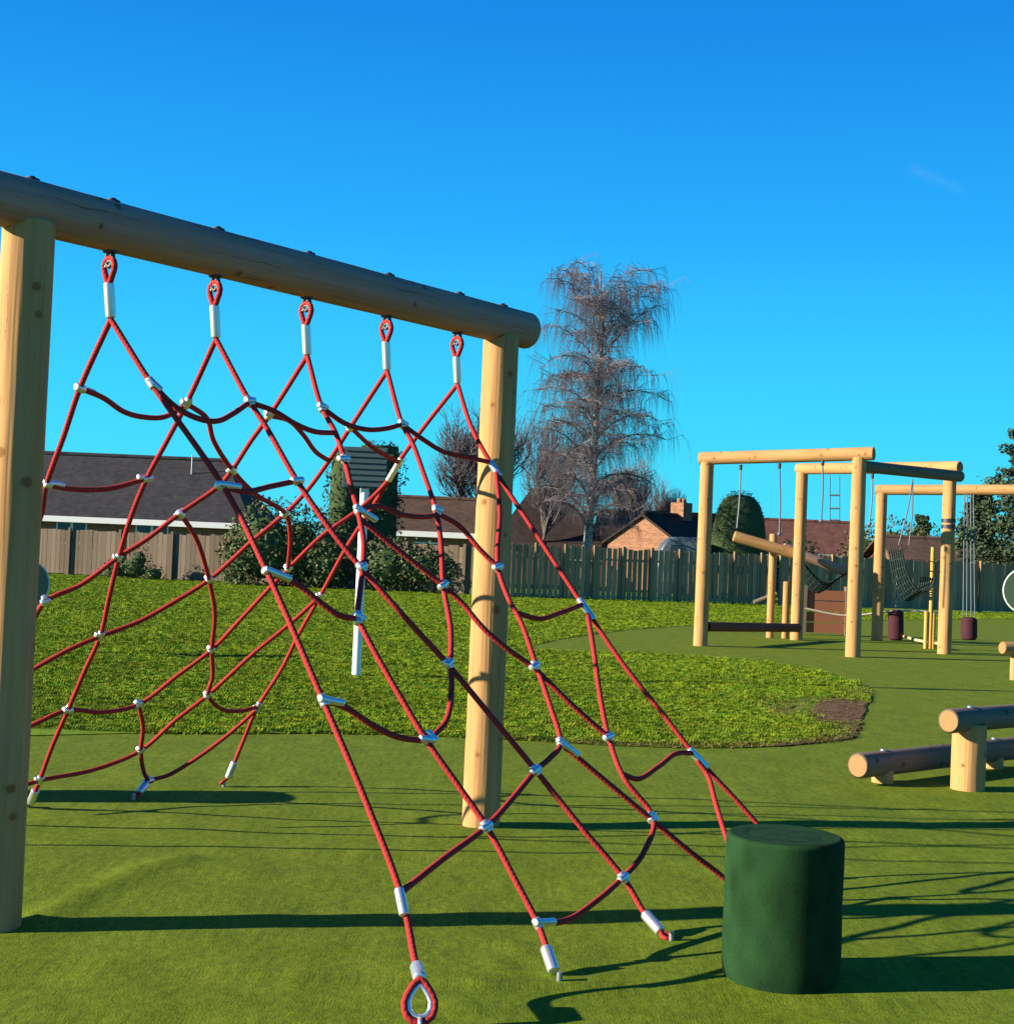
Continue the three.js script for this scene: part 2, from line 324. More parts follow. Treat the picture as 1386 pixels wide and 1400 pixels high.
const ropes = [
  [F, 'S1', [207, 524], [240, 570], [310, 672], [365, 781], [442, 958], [500, 1095], [549, 1225], [567, 1312], 'A1'],
  [F, 'S2', [341, 548], [363, 582], [408, 660], [455, 728], [494, 776], [552, 842], [612, 908], [672, 980], [732, 1053], [792, 1128], [852, 1200], [882, 1250], 'A3'],
  [F, 'S3', [440, 557], [458, 590], [471, 628], [480, 665], [489, 697], [497, 740], [496, 776], [492, 810], [490, 845], [500, 868], [540, 940], [585, 1015], [625, 1072], [665, 1130], [700, 1195], [735, 1263], 'A2'],
  [F, 'S4', [550, 580], [563, 604], [580, 650], [596, 698], [603, 745], [606, 800], [616, 860], [616, 905], [617, 945], [610, 985], [588, 1010]],
  [F, 'S5', [645, 585], [675, 640], [735, 733], [800, 832], [852, 908], [905, 975], [953, 1036], [1000, 1087], [1045, 1137], 'A5'],
  [F, [678, 645], [683, 700], [681, 776], [695, 818], [712, 850], [733, 910], [752, 965], [766, 1016], [752, 1036], [731, 1053]],
  [F, [803, 840], [810, 880], [820, 950], [832, 1008], [852, 1062], [892, 1116], [880, 1165], [852, 1200]],
  [F, [953, 1040], [967, 1060], [978, 1098], [992, 1143], 'A4'],
  [F, [768, 1018], [828, 1068], [890, 1120], [940, 1162], [983, 1195], 'A4'],
  [F, [207, 524], [240, 556], [268, 571], [295, 576], [318, 566], [341, 550]],
  [F, [341, 550], [375, 562], [405, 580], [430, 590], [459, 592]],
  [F, [440, 557], [470, 578], [500, 587], [528, 586], [550, 580]],
  [F, [556, 585], [580, 602], [605, 617], [640, 625], [674, 633]],
  [F, [303, 664], [335, 672], [370, 665], [408, 657]],
  [F, [489, 697], [520, 692], [551, 704], [588, 706], [598, 702]],
  [F, [598, 702], [629, 720], [655, 750], [681, 776]],
  [F, [606, 800], [632, 825], [660, 858], [692, 886], [728, 912], [780, 962], [832, 1008]],
  [F, [493, 710], [545, 752], [606, 800]],
  [F, [708, 838], [735, 846], [765, 838], [797, 826]],
  [F, [850, 1058], [870, 1065], [900, 1048], [925, 1030], [950, 1030]],
  [F, [368, 783], [405, 798], [440, 825], [465, 842], [490, 845]],
  [F, [442, 958], [470, 966], [510, 992], [545, 1008], [585, 1013]],
  [F, [551, 1218], [605, 1175], [665, 1130], [700, 1092], [732, 1053]],
  [F, [735, 1263], [775, 1258], [815, 1232], [852, 1200]],
  [B, 'S1', [110, 530], [88, 595], [64, 662], [48, 725], 'B1'],
  [B, 'S2', [256, 550], [230, 600], [202, 652], [180, 705], [163, 762], [150, 815], [138, 868], [115, 920], [93, 972], [72, 1020], [55, 1066], 'B3'],
  [B, 'S3', [370, 566], [342, 605], [318, 642], [300, 664], [245, 703], [200, 738], [162, 762], [110, 800], [63, 822], [40, 862], 'B2'],
  [B, 'S4', [480, 583], [450, 630], [418, 673], [390, 702], [345, 740], [287, 792], [240, 822], [190, 850], [138, 870], [95, 888], [48, 914], [5, 942]],
  [B, 'S5', [575, 590], [545, 632], [528, 660], [490, 697], [440, 733], [396, 776], [368, 805], [330, 846], [290, 888], [240, 926], [190, 963], [140, 974], [93, 971], [45, 991], [5, 1012]],
  [B, [540, 642], [508, 695], [475, 747], [438, 815], [410, 865], [385, 915], [353, 966], [330, 1020], 'B5'],
  [B, [438, 815], [400, 850], [345, 895], [285, 950], [240, 985], [193, 1026], [130, 1052], [56, 1067], [20, 1078]],
  [B, [353, 968], [320, 998], [270, 1036], [230, 1060], [203, 1068], 'B4'],
  [B, [247, 703], [268, 735], [286, 792], [294, 840], [290, 888], [291, 925], [285, 950], [305, 970], [330, 972], [353, 966]],
  [B, [190, 963], [196, 995], [193, 1026], [197, 1055], [203, 1068]],
  [B, [256, 552], [283, 572], [292, 602], [318, 643], [350, 676], [390, 702], [397, 730], [394, 776]],
  [B, [110, 531], [140, 543], [170, 563], [195, 570], [225, 570], [254, 554]],
  [B, [66, 663], [100, 669], [150, 668], [202, 654]],
  [B, [368, 568], [395, 575], [415, 595], [432, 618], [450, 630]],
  [B, [480, 585], [510, 612], [545, 632]],
];
const ROPE_R = .0122;
function ropeGeo(pts, r = ROPE_R, closed = false) {
  const c = new THREE.CatmullRomCurve3(pts, closed, 'centripetal'), L = c.getLength();
  const g = new THREE.TubeGeometry(c, Math.max(8, Math.round(L / .022)), r, 9, closed);
  const uv = g.attributes.uv; for (let i = 0; i < uv.count; i++) uv.setXY(i, uv.getX(i) * L / .04, uv.getY(i));
  return g;
}
const curves = [];
for (const [side, ...pts] of ropes) {
  const w = pts.map((p) => L2(typeof p === 'string' ? special[p] : onNet(p[0], p[1], side)));
  part('rope', ropeGeo(w), ROPE, net); curves.push({ side, pts, w });
}
const capsule = (a, b, r, seg = 14) => {
  const d = b.clone().sub(a), L = d.length(), k = r * .3, g = new THREE.LatheGeometry([[0, 0], [r - k, 0], [r, k], [r, L - k], [r - k, L], [0, L]].map((q) => new THREE.Vector2(...q)), seg);
  g.applyQuaternion(new THREE.Quaternion().setFromUnitVectors(V(0, 1, 0), d.normalize())); g.translate(a.x, a.y, a.z); return g;
};
function tangentAt(p, side) {   // direction of the rope that passes nearest to p
  let best = [9, V(0, 1, 0)];
  for (const c of curves) if (c.side === side) for (let i = 0; i < c.w.length - 1; i++) {
    const m = new THREE.Line3(c.w[i], c.w[i + 1]).closestPointToPoint(p, true, V(0, 0, 0)), d = m.distanceTo(p);
    if (d < best[0] - 1e-4) best = [d, c.w[i + 1].clone().sub(c.w[i]).normalize()];
  }
  return best[1];
}
function clamp(px, py, side, len = .05, cross = true, dirPx) {
  const p = L2(onNet(px, py, side)), t = tangentAt(p, side);
  const n = P.clone().multiplyScalar(side).setY(.8).normalize();
  const gs = [capsule(p.clone().addScaledVector(t, -len / 2), p.clone().addScaledVector(t, len / 2), .0178)];
  if (cross) {
    let s = dirPx ? L2(onNet(px + dirPx[0], py + dirPx[1], side)).sub(p).normalize() : t.clone().cross(n).normalize();
    const k = dirPx ? [-.022, dirPx[2] || .05] : [-.028, .028];
    const q = p.clone().addScaledVector(n, .008);
    gs.push(capsule(q.clone().addScaledVector(s, k[0]), q.clone().addScaledVector(s, k[1]), .0148));
  }
  part('clamp', mergeGeometries(gs), ALU, net);
}
for (const [x, y, l, d] of [
  [207, 524, .05, [30, 30]], [341, 549, .05], [408, 658, .05, [-30, 2]], [494, 776, .05], [612, 908, .05], [732, 1053, .05, [-30, 22]], [852, 1200, .05, [-30, 22]],
  [440, 557, .05], [471, 628, .05, [-25, 2]], [489, 697, .05, [25, 16, .1]], [585, 1013, .05, [-30, -4]], [665, 1130, .05, [-30, 20]], [735, 1263, .045, [30, -2, .09]],
  [550, 580, .05], [597, 698, .06], [606, 800, .05, [-20, 15]], [588, 1008, .04], [681, 776, .05, [-30, 6]], [731, 911, .05, [-20, 12]], [766, 1016, .05, [30, 24, .1]],
  [832, 1008, .05, [-26, 10]], [891, 1118, .06], [303, 664, .05, [25, 4, .09]], [367, 782, .05, [30, 12, .1]], [442, 958, .05, [30, 6, .09]], [490, 845, .07],
]) clamp(x, y, F, l, true, d);
for (const [x, y, l] of [[676, 641, .1], [801, 833, .13], [954, 1037, .13], [549, 1233, .10]]) clamp(x, y, F, l, false);
for (const [x, y, l, d] of [
  [110, 531, .05, [25, 10, .09]], [66, 662, .04, [30, 4, .09]], [256, 551, .06], [202, 654, .05, [-25, 0, .05]], [163, 762, .04], [138, 869, .06], [93, 971, .06], [55, 1066, .06],
  [369, 567, .05], [318, 643, .05], [247, 703, .05], [63, 822, .05], [480, 584, .05], [390, 702, .05], [287, 792, .04], [395, 777, .04], [290, 888, .04], [190, 963, .05], [438, 815, .05],
  [285, 950, .05], [193, 1026, .05], [353, 967, .09], [203, 1068, .07],
]) clamp(x, y, B, l, true, d);
clamp(540, 642, B, .16, false);
// the eyes by which the net hangs
hangU.forEach((u, i) => {
  const top = L2(local(u, BEAM_Y - BR, 0)), s = L2(hang[i]);
  const ringPts = []; for (let k = 0; k < 12; k++) { const a = k / 12 * 6.283; ringPts.push(V(top.x, top.y - .03, top.z).addScaledVector(P, Math.cos(a) * .024).add(V(0, Math.sin(a) * .032, 0))); }
  part('eye_bolt', mergeGeometries([ropeGeo(ringPts, .0085, true), bar(V(top.x, top.y - .004, top.z), V(top.x, top.y + .01, top.z), .03, .03, 14)]), DARKMETAL, net);
  const lp = [[0, -.135], [.020, -.10], [.034, -.062], [.022, -.033], [0, -.026], [-.022, -.033], [-.034, -.062], [-.020, -.10]].map(([a, b]) => V(top.x, top.y + b, top.z).addScaledVector(P, a));
  part('hanger_loop', ropeGeo(lp, .0125, true), ROPE, net);
  part('thimble', ropeGeo(lp.slice(2, 7).map((q) => q.clone().lerp(V(top.x, top.y - .06, top.z), .28)), .007), ALU, net);
  part('ferrule', capsule(V(s.x, s.y + .005, s.z), V(top.x, top.y - .125, top.z), .0215), ALU, net);
});
// ground anchors
for (const k of ['A1', 'A2', 'A3', 'A4', 'A5', 'B1', 'B2', 'B3', 'B4', 'B5']) {
  const p = L2(special[k]), c = curves.filter((q) => q.pts.at(-1) === k), prev = c[0].w.at(-2), t = p.clone().sub(prev).normalize();
  const n = k === 'A1' ? .14 : .11;
  part('ferrule', capsule(p.clone().addScaledVector(t, -n), p.clone(), .0225), ALU, net);
  const g = V(p.x, -.02, p.z).add(V(t.x, 0, t.z).multiplyScalar(k === 'A1' ? .085 : .07));
  const side = t.clone().cross(V(0, 1, 0)).normalize();
  if (k === 'A1') {
    const dn = V(t.x * .45, -.9, t.z * .45).normalize();
    const lp = [[0, 0], [.028, .03], [.044, .068], [.032, .105], [0, .118], [-.032, .105], [-.044, .068], [-.028, .03]].map(([a, b]) => p.clone().addScaledVector(dn, b * 1.12).addScaledVector(side, a * 1.1));
    part('anchor_loop', ropeGeo(lp, .0115, true), ROPE, net);
    part('thimble', ropeGeo(lp.map((q) => q.clone().lerp(p.clone().addScaledVector(dn, .072), .27)), .0085, true), ALU, net);
    const e = p.clone().addScaledVector(dn, .132);
    const ring = []; for (let j = 0; j < 12; j++) { const a = j / 12 * 6.283; ring.push(e.clone().add(V(0, -.012 + Math.sin(a) * .026, 0)).addScaledVector(V(t.x, 0, t.z).normalize(), Math.cos(a) * .022)); }
    part('ground_anchor', mergeGeometries([ropeGeo(ring, .007, true), bar(V(e.x, -.05, e.z), V(e.x, e.y - .03, e.z), .012, .012, 10)]), ALU, net);
  } else {
    const lp = [[0, 0], [.02, .03], [.03, .06], [0, .09], [-.03, .06], [-.02, .03]].map(([a, b]) => p.clone().addScaledVector(V(t.x, -.25, t.z).normalize(), b).addScaledVector(side, a));
    if (k !== 'A2' && k !== 'A4') part('anchor_loop', ropeGeo(lp.map((q) => q.lerp(p, .35)), .009, true), ROPE, net);
    part('ground_anchor', bar(V(g.x, -.05, g.z), V(g.x, .035, g.z), .011, .011, 10), STEEL, net);
  }
}
// ---- rubber stumps
function barrel(pos, label, turn) {
  const b = thing('rubber_stump', label, 'stump seat', pos, turn, 'green rubber stumps beside the net');
  const r = .213, h = .515, pr = [[r - .012, -.02], [r - .004, .02], [r, .06]];
  for (let i = 1; i < 8; i++) pr.push([r + .001 * Math.sin(i), .06 + i * .048]);
  for (let k = 0; k <= 6; k++) { const a = k / 6 * Math.PI / 2; pr.push([r - .018 + .018 * Math.cos(a), h - .018 + .018 * Math.sin(a)]); }
  const side = new THREE.LatheGeometry(pr.map((q) => new THREE.Vector2(...q)), 64);
  const p = side.attributes.position; for (let i = 0; i < p.count; i++) { const k = 1 + .002 * noise3(p.getX(i) * 7, p.getY(i) * 5, p.getZ(i) * 7 + turn); p.setX(i, p.getX(i) * k); p.setZ(i, p.getZ(i) * k); }
  side.computeVertexNormals();
  const uv = side.attributes.uv; for (let i = 0; i < uv.count; i++) uv.setXY(i, uv.getX(i) * 2, p.getY(i) * 1.5);
  part('side', side, RUBBER, b);
  const topg = new THREE.LatheGeometry([[0, h - .003], [.06, h - .002], [.1, h - .001], [.125, h - .004], [.14, h - .003], [.165, h + .0002], [r - .017, h + .0006]].map((q) => new THREE.Vector2(...q)), 48);
  part('top', topg, RUBBER, b);
}
barrel(local(.09, 0, 2.49), 'dark green rubber stump standing on turf by the near anchors', .4);
barrel(local(-.05, 0, -2.47), 'dark green rubber stump behind the frame casting a shadow past the far anchors', 2.1);

// ------------------------------------------------------------------ low log beams at the right
const LD = V(.75, 0, -.66).normalize();
function logBeam(label, end, len, r, dir, stumps, mat) {
  const t = thing('log_beam', label, 'balance beam', V(end.x, 0, end.z), 0, 'low log balance beams');
  const y = end.y; log('beam', V(0, y, 0), V(0, y, 0).addScaledVector(dir, len), r, mat, t);
  for (const [s, sr] of stumps) { const q = V(0, 0, 0).addScaledVector(dir, s); log('stump', V(q.x, -.1, q.z), V(q.x, y - r * .35, q.z), sr, W1, t, false); part('bolt', bar(V(q.x, y + r - .006, q.z), V(q.x, y + r + .008, q.z), .025, .02, 12), STEEL, t); }
  return t;
}
logBeam('low round log beam just above turf with sawn end lit by sun', at(1172, 1047, 9.9), 2.6, .088, LD, [[.3, .075], [1.78, .075]], W3);
logBeam('raised round log beam on a thick short post', at(1296, 986, 9.75), 2.6, .084, LD, [[.27, .115], [2.3, .115]], W3);
logBeam('log beam on stumps far down the turf beside the swing frames', at(1369, 886, 20.2), 2.4, .09, V(.95, 0, -.3).normalize(), [[.25, .085], [2.1, .085]], W1);

// ------------------------------------------------------------------ far play frames
const T = (name, label, cat, p, g) => thing(name, label, cat, p, 0, g);
function portal(label, b0, b1, y0, y1, r, over0 = .12, over1 = .3, mat = W1) {   // y0, y1: heights of the beam's axis above the two posts
  const t = T('climbing_frame', label, 'play frame', V(b0.x, 0, b0.z), 'round timber frames on the far turf');
  const d = b1.clone().sub(b0).setY(0), n = d.clone().normalize();
  for (const [q, y] of [[V(0, 0, 0), y0], [d, y1]]) log('post', V(q.x, -.2, q.z), V(q.x, y - r * .5, q.z), r, mat, t, false, r * .94);
  log('beam', V(0, y0, 0).addScaledVector(n, -over0), V(d.x, y1, d.z).addScaledVector(n, over1), r * .9, mat, t);
  return { t, n, d };
}
const a0 = ground(957, 883), a1 = ground(1165, 898), b0 = ground(1088, 875), b1 = ground(1290, 894), c0 = ground(1198, 876), c1 = ground(1398, 889);
const hOf = (b, px, py) => at(px, py, -b.z).y;
const fA = portal('timber frame with a low log rail joined to its first post', a0, a1, hOf(a0, 966, 627), hOf(a1, 1172, 620), .125, .14, .24);
const fB = portal('timber frame crossed by a second shaded beam', b0, b1, hOf(b0, 1097, 641), hOf(b1, 1296, 639), .122, .12, .2);
const fC = portal('timber frame with a long beam in front of the dark conifer', c0, c1, hOf(c0, 1206, 670), hOf(c1, 1404, 669), .118, .12, .6);
{ // link beam from frame A to frame B, and the low rail
  const yA = hOf(a1, 1180, 637), yB = hOf(b1, 1300, 652);
  log('cross_beam', V(a1.x - b0.x, yA, a1.z - b0.z - .05), V(b1.x - b0.x, yB, b1.z - b0.z + .2).addScaledVector(V(1, 0, .1), .12), .1, W3, fB.t);
  const q = b0.clone().sub(a0);
  log('rail', V(.1, hOf(a0, 970, 857), 0), V(q.x, hOf(b0, 1090, 858), q.z + .13), .085, std(lin(.16, .055, .035), { roughness: .8 }), fA.t, false);
}
{ const q = b1.clone().sub(b0); for (const y of [hOf(b1, 1296, 712), hOf(b1, 1294, 720)]) part('strap', new THREE.CylinderGeometry(.128, .128, .07, 24, 1, true).translate(q.x, y, q.z), DARKMETAL, fB.t); }
const CABLE = std(lin(.10, .13, .17), { roughness: .6 }), PALECABLE = std(lin(.16, .19, .21), { roughness: .6 });
const MAROON = std(lin(.055, .018, .025), { roughness: .8 }), YELLOW = std(lin(.5, .28, .05), { roughness: .6 });
function hangingRope(label, base, px, y0, y1, depth, mat, end) {
  const a = at(px[0], y0, depth), b = at(px[1], y1, depth), t = T('hanging_rope', label, 'rope', a.clone(), 'ropes hanging from the far frames');
  const m = at((px[0] + px[1]) / 2 + 1.2, (y0 + y1) / 2, depth);
  part('rope', ropeGeo([V(0, 0, 0), m.sub(a), b.clone().sub(a)], .014), mat, t);
  part('shackle', bar(V(0, -.03, 0), V(0, .06, 0), .03, .03, 10), DARKMETAL, t);
  const e = b.clone().sub(a);
  if (end) part('grip_ball', new THREE.SphereGeometry(.035, 14, 10).translate(e.x, e.y, e.z), mat, t);
}
const zA = (px) => -a0.z + (-a1.z + a0.z) * ((px - 957) / 208), zB = (px) => -b0.z + (-b1.z + b0.z) * ((px - 1088) / 202);
hangingRope('pale thin rope hanging before the rounded evergreen', 0, [1012, 1007], 640, 722, zA(1012), PALECABLE, false);
hangingRope('dark straight rope beside the rounded evergreen', 0, [1065, 1065], 638, 730, zA(1065), CABLE, true);
hangingRope('dark rope hanging beside the post of crossed frame', 0, [1124, 1122], 634, 712, zA(1124), CABLE, true);
hangingRope('thin rope hanging close to the tall post', 0, [1192, 1188], 652, 716, zB(1192), PALECABLE, true);
{ // rope ladder on frame B, V hung basket ropes
  const t = T('rope_ladder', 'small rope ladder hanging in the crossed timber frame', 'rope ladder', at(1140, 650, zB(1140)));
  const o = t.position, z = zB(1140);
  for (const x of [1134, 1147]) part('rope', ropeGeo([at(x, 650, z).sub(o), at(x, 712, z).sub(o)], .012), CABLE, t);
  for (const y of [677, 695, 711]) part('rung', bar(at(1133, y, z).sub(o), at(1148, y, z).sub(o), .018), PALECABLE, t);
}
{
  const z = zB(1247), o = at(1247, 655, z), t = T('hanging_bag', 'dark maroon barrel bag hung by two ropes in crossed frame', 'hanging barrel', o, 'maroon barrel bags hung from frames');
  for (const x of [1238, 1252]) part('rope', ropeGeo([V(0, 0, 0), at((1247 + x) / 2 - 3, 700, z).sub(o), at(x - 10, 745, z).sub(o)], .012), CABLE, t);
  const c = at(1224, 875, -c0.z + .5).sub(o), top = at(1224, 834, -c0.z + .5).sub(o);
  part('barrel', capsule(V(c.x, c.y, c.z), V(top.x, top.y, top.z), .16, 20), MAROON, t);
  part('rope', ropeGeo([V(top.x, top.y, top.z), at(1226, 780, -c0.z + .3).sub(o), at(1232, 745, z).sub(o)], .012), CABLE, t);
}
{
  const z = 25.5, o = at(1324, 676, z), t = T('hanging_bag', 'dark maroon barrel bag hung on four thin ropes before the pale fence', 'hanging barrel', o, 'maroon barrel bags hung from frames');
  const c = at(1324, 875, z).sub(o), top = at(1324, 844, z).sub(o);
  part('barrel', capsule(c, top, .14, 20), MAROON, t);
  for (const x of [1316, 1321, 1327, 1332]) part('rope', ropeGeo([V(0, 0, 0).add(V((x - 1324) * .01, 0, 0)), at(x, 843, z).sub(o)], .010), CABLE, t);
}
{ // sloping climbing rails with their posts
  const z = 29, o = ground(1058, 862); o.z = -z; o.x = at(1058, 800, z).x;
  const t = T('sloping_rail', 'sloping round timber rails on slim posts behind the frames', 'climbing rail', V(o.x, 0, o.z));
  const q = (x, y, zz = z) => at(x, y, zz).sub(V(o.x, 0, o.z));
  log('rail', q(1003, 733, z - .3), q(1092, 759, z - .3), .11, W1, t); log('rail', q(1070, 748, z + .4), q(1166, 786, z + .4), .1, W2, t);
  for (const [x, y] of [[1057, 730], [1075, 795]]) { const p = q(x, y); log('post', V(p.x, -.1, p.z), p, .075, W1, t); }
  log('rail', q(1030, 824, z + 1), q(1062, 812, z + 1), .05, W3, t);
}
{
  const z = 31, t0 = at(1128, 828, z), t = T('timber_box', 'low orange brown boarded box behind the timber frames', 'play box', V(t0.x, 0, -z));
  const w = at(1158, 820, z).x - at(1098, 820, z).x, h = at(1128, 806, z).y;
  for (let k = 0; k < 4; k++) part('board', box(-w / 2, w / 2, .05 + k * (h - .05) / 4, .05 + (k + 1) * (h - .05) / 4 - .02, -.03, .03), std(lin(.28, .11, .06)), t);
  for (const s of [-1, 1]) part('post', box(s * w / 2 - .06, s * w / 2 + .06, -.05, h + .08, -.1, .07), W3, t);
}
function hammock(label, pts, z, depth) {
  const o = at(...pts[0], z), t = T('net_hammock', label, 'hammock net', o, 'dark sagging nets on the far frames');
  const NETM = std(lin(.02, .035, .03), { roughness: .9 });
  const c = pts.map((p) => at(...p, z).sub(o));
  const cv = new THREE.CatmullRomCurve3(c), rows = 7;
  for (let k = 0; k < rows; k++) part('cord', ropeGeo(cv.getPoints(14).map((p, i) => p.clone().add(V(0, -.22 * Math.sin(i / 14 * Math.PI) * k / (rows - 1), -depth * k / (rows - 1)))), .016), NETM, t);
  for (let i = 1; i < 12; i++) { const p = cv.getPoint(i / 12), q = p.clone().add(V(0, -.22 * Math.sin(i / 12 * Math.PI), -depth)); part('cord', bar(p, q, .014, .014, 6), NETM, t); }
}
hammock('dark net sagging under the sloping rail', [[1097, 768], [1112, 786], [1128, 797], [1150, 788], [1162, 780]], 29.2, .8);
hammock('dark net hanging in a deep curve beside yellow pole', [[1232, 752], [1240, 785], [1254, 806], [1270, 806], [1278, 790]], 27, .9);
{
  const z = 27.4, g0 = at(1271, 880, z), t = T('pole_ladder', 'yellow climbing pole with rungs on the far frames', 'climbing pole', V(g0.x, 0, -z));
  const q = (x, y) => at(x, y, z).sub(V(g0.x, 0, -z));
  for (const [x, y] of [[1266, 836], [1276, 838], [1275, 748]]) { const p = q(x, y); part('pole', bar(V(p.x, -.05, p.z), p, .04, .04, 12), YELLOW, t); }
  for (const y of [845, 855, 865, 875]) part('rung', bar(q(1266, y), q(1276, y), .018, .018, 8), YELLOW, t);
}
{ // steps of low ropes and a pale line between frame C and B
  const p0 = ground(1222, 873), p1 = ground(1285, 889), t = T('low_rope', 'pale taut rope stretched low between two timber posts', 'rope', p0);
  part('rope', ropeGeo([V(0, .12, 0), p1.clone().sub(p0).multiplyScalar(.5).setY(.08), p1.clone().sub(p0).setY(.12)], .03), std(lin(.5, .36, .2)), t);
  const u0 = at(1100, 832, 30), u1 = at(1285, 838, 30), t2 = T('low_rope', 'pale rope sagging across the gap behind the frames', 'rope', u0);
  part('rope', ropeGeo([V(0, 0, 0), u1.clone().sub(u0).multiplyScalar(.3).add(V(0, -.12, 0)), u1.clone().sub(u0).multiplyScalar(.7).add(V(0, .02, 0)), u1.clone().sub(u0)], .022), std(lin(.55, .45, .35)), t2);
}
// round panels with pale rims
function roundPanel(label, px, py, rpx, z, turn, col) {
  const o = at(px, py, z), t = T('round_panel', label, 'play panel', V(o.x, 0, o.z), 'round green play panels');
  t.rotation.y = turn; const r = rpx / FPX * z;
  part('disc', new THREE.CylinderGeometry(r, r, .02, 40).rotateX(Math.PI / 2).translate(0, o.y, 0), std(col, { roughness: .7 }), t);
  part('rim', new THREE.TorusGeometry(r, .014, 10, 48).translate(0, o.y, 0), std(lin(.5, .52, .5), { roughness: .5 }), t);
  part('pole', bar(V(0, -.1, -.05), V(0, o.y, -.05), .04, .04, 12), STEEL, t);
}
roundPanel('round green panel with white rim half hidden by thick timber post', 40, 799, 31, 18, .9, lin(.12, .15, .10));
roundPanel('round green panel with white rim beside the far log stumps', 1405, 808, 32, 21, -.4, lin(.03, .06, .035));
// ---- sign seen from behind
{
  const g0 = ground(487, 925), t = T('sign', 'white post with ribbed dark metal sign back', 'sign', g0);
  const z = -g0.z, q = (x, y) => at(x, y, z).sub(g0);
  const top = q(496, 664), g = q(487, 927);
  part('post', bar(V(0, -.2, 0), V(0, top.y + .15, 0), .05, .05, 18), std(lin(.82, .83, .82), { roughness: .45 }), t);
  const x0 = q(470, 640).x, x1 = q(530, 640).x, y0 = q(500, 668).y, y1 = q(500, 612).y;
  const SG = std(lin(.05, .085, .09), { roughness: .6, metalness: .2 });
  const pan = part('panel', new RoundedBoxGeometry(x1 - x0, y1 - y0, .012, 2, .005).translate((x0 + x1) / 2, (y0 + y1) / 2, .075), SG, t);
  for (let k = 0; k < 7; k++) { const y = y0 + (k + .5) / 7 * (y1 - y0); part('rib', box(x0 + .01, x1 - .01, y - .012, y + .012, .082, .098), SG, pan); }
  for (const k of [.25, .75]) { const y = y0 + k * (y1 - y0); part('bracket', box(-.07, .07, y - .02, y + .02, .03, .0685), STEEL, t); }
}

// ------------------------------------------------------------------ fences
const fenceTex = tex(256, 512, (u, v) => { const t = .45 + .3 * tnoise(u, v, 30, 3, 71) + .25 * tnoise(u, v, 4, 4, 81), k = 1 + .2 * tnoise(u, v, 60, 20, 5); return [(.34 - .14 * t) * k, (.27 - .12 * t) * k, (.195 - .09 * t) * k]; }, { srgb: true });
function fenceMats(tint) { return [.8, 1, 1.15, .92].map((k) => std(lin(tint[0] * k, tint[1] * k, tint[2] * k), { map: fenceTex, roughness: .95 })); }
function fence(label, p0, p1, h, tint, wBoard, postEvery, gap = .012) {
  const t = thing('board_fence', label, 'fence', p0, 0); const d = p1.clone().sub(p0).setY(0), L = d.length();
  t.rotation.y = -Math.atan2(d.z, d.x);
  const mats = fenceMats(tint), n = Math.floor(L / wBoard), gs = [0, 1, 2].map((k) => new THREE.BoxGeometry(wBoard - gap, h * (.985 + .015 * k), .02).translate(0, h * (.985 + .015 * k) / 2 + .04, 0));
  for (let i = 0; i < n; i++) { const m = part('board', gs[Math.floor(rnd() * 3)], mats[Math.floor(rnd() * 4)], t); m.position.set((i + .5) * wBoard, rr(-.012, .012), rr(-.006, .006)); m.rotation.z = rr(-.008, .008); }
  const pg = new THREE.BoxGeometry(.1, h + .12, .1).translate(0, (h + .12) / 2, 0);
  for (let x = 0; x <= L; x += postEvery) { const m = part('post', pg, mats[0], t); m.position.set(x, 0, .065); }
  for (const k of [.2, .8]) part('rail', box(0, L, h * k - .04, h * k + .04, -.075, -.025), mats[1], t);
  return t;
}
const fp = (px, py, z) => { const p = at(px, py, z); return V(p.x, 0, p.z); };
const F0 = fp(-40, 780, 54), F1 = fp(330, 780, 51), F2 = fp(690, 800, 48), F3 = fp(1065, 800, 51), F4 = fp(1470, 800, 55);
fence('weathered pale board fence before the grey roofed bungalow', F0, F1, 1.62, [.55, .55, .58], .19, 2.1);
fence('board fence partly hidden by evergreen hedge', F1, F2, 1.6, [.6, .58, .55], .19, 2.1);
fence('dark board fence with tall posts below the birch', F2, F3, 1.74, [1.15, 1.0, .8], .19, 1.05, .03);
fence('brown board fence behind the hanging barrel bags', F3, F4, 1.8, [1.2, 1.0, .8], .19, 2.1);

// ------------------------------------------------------------------ houses
function brickTex(a, m) {
  return tex(512, 512, (u, v) => {
    const rows = 24, r = Math.floor(v * rows), fu = (u * 8 + (r % 2) * .5) % 1, fv = v * rows % 1, id = noise2(Math.floor(u * 8 + (r % 2) * .5) * 3.7, r * 5.1);
    const mortar = fu < .04 || fv < .12, k = 1 + .28 * id + .15 * tnoise(u, v, 50, 50, 3);
    return mortar ? m : a.map((x) => x * k);
  }, { srgb: true, rep: [.55, .55] });
}
const BRICK = std(0xffffff, { map: brickTex([.27, .125, .07], [.24, .19, .15]), roughness: .95 });
const BRICK2 = std(0xffffff, { map: brickTex([.16, .085, .055], [.16, .13, .1]), roughness: .95 });
function tileTex(c, s) {
  return tex(512, 512, (u, v) => {
    const rows = 16, r = Math.floor(v * rows), fv = v * rows % 1, id = noise2(Math.floor(u * 16 + (r % 2) * .5) * 2.3 + s, r * 4.7), k = 1 + .22 * id + .18 * tnoise(u, v, 5, 5, s) + .12 * tnoise(u, v, 70, 70, s);
    return c.map((x) => x * k * (fv < .1 ? .6 : 1));
  }, { srgb: true, rep: [.3, .3] });
}
const TILE_GREY = std(0xffffff, { map: tileTex([.046, .044, .047], 2), roughness: .9 });
const TILE_BROWN = std(0xffffff, { map: tileTex([.09, .058, .042], 12), roughness: .9 });
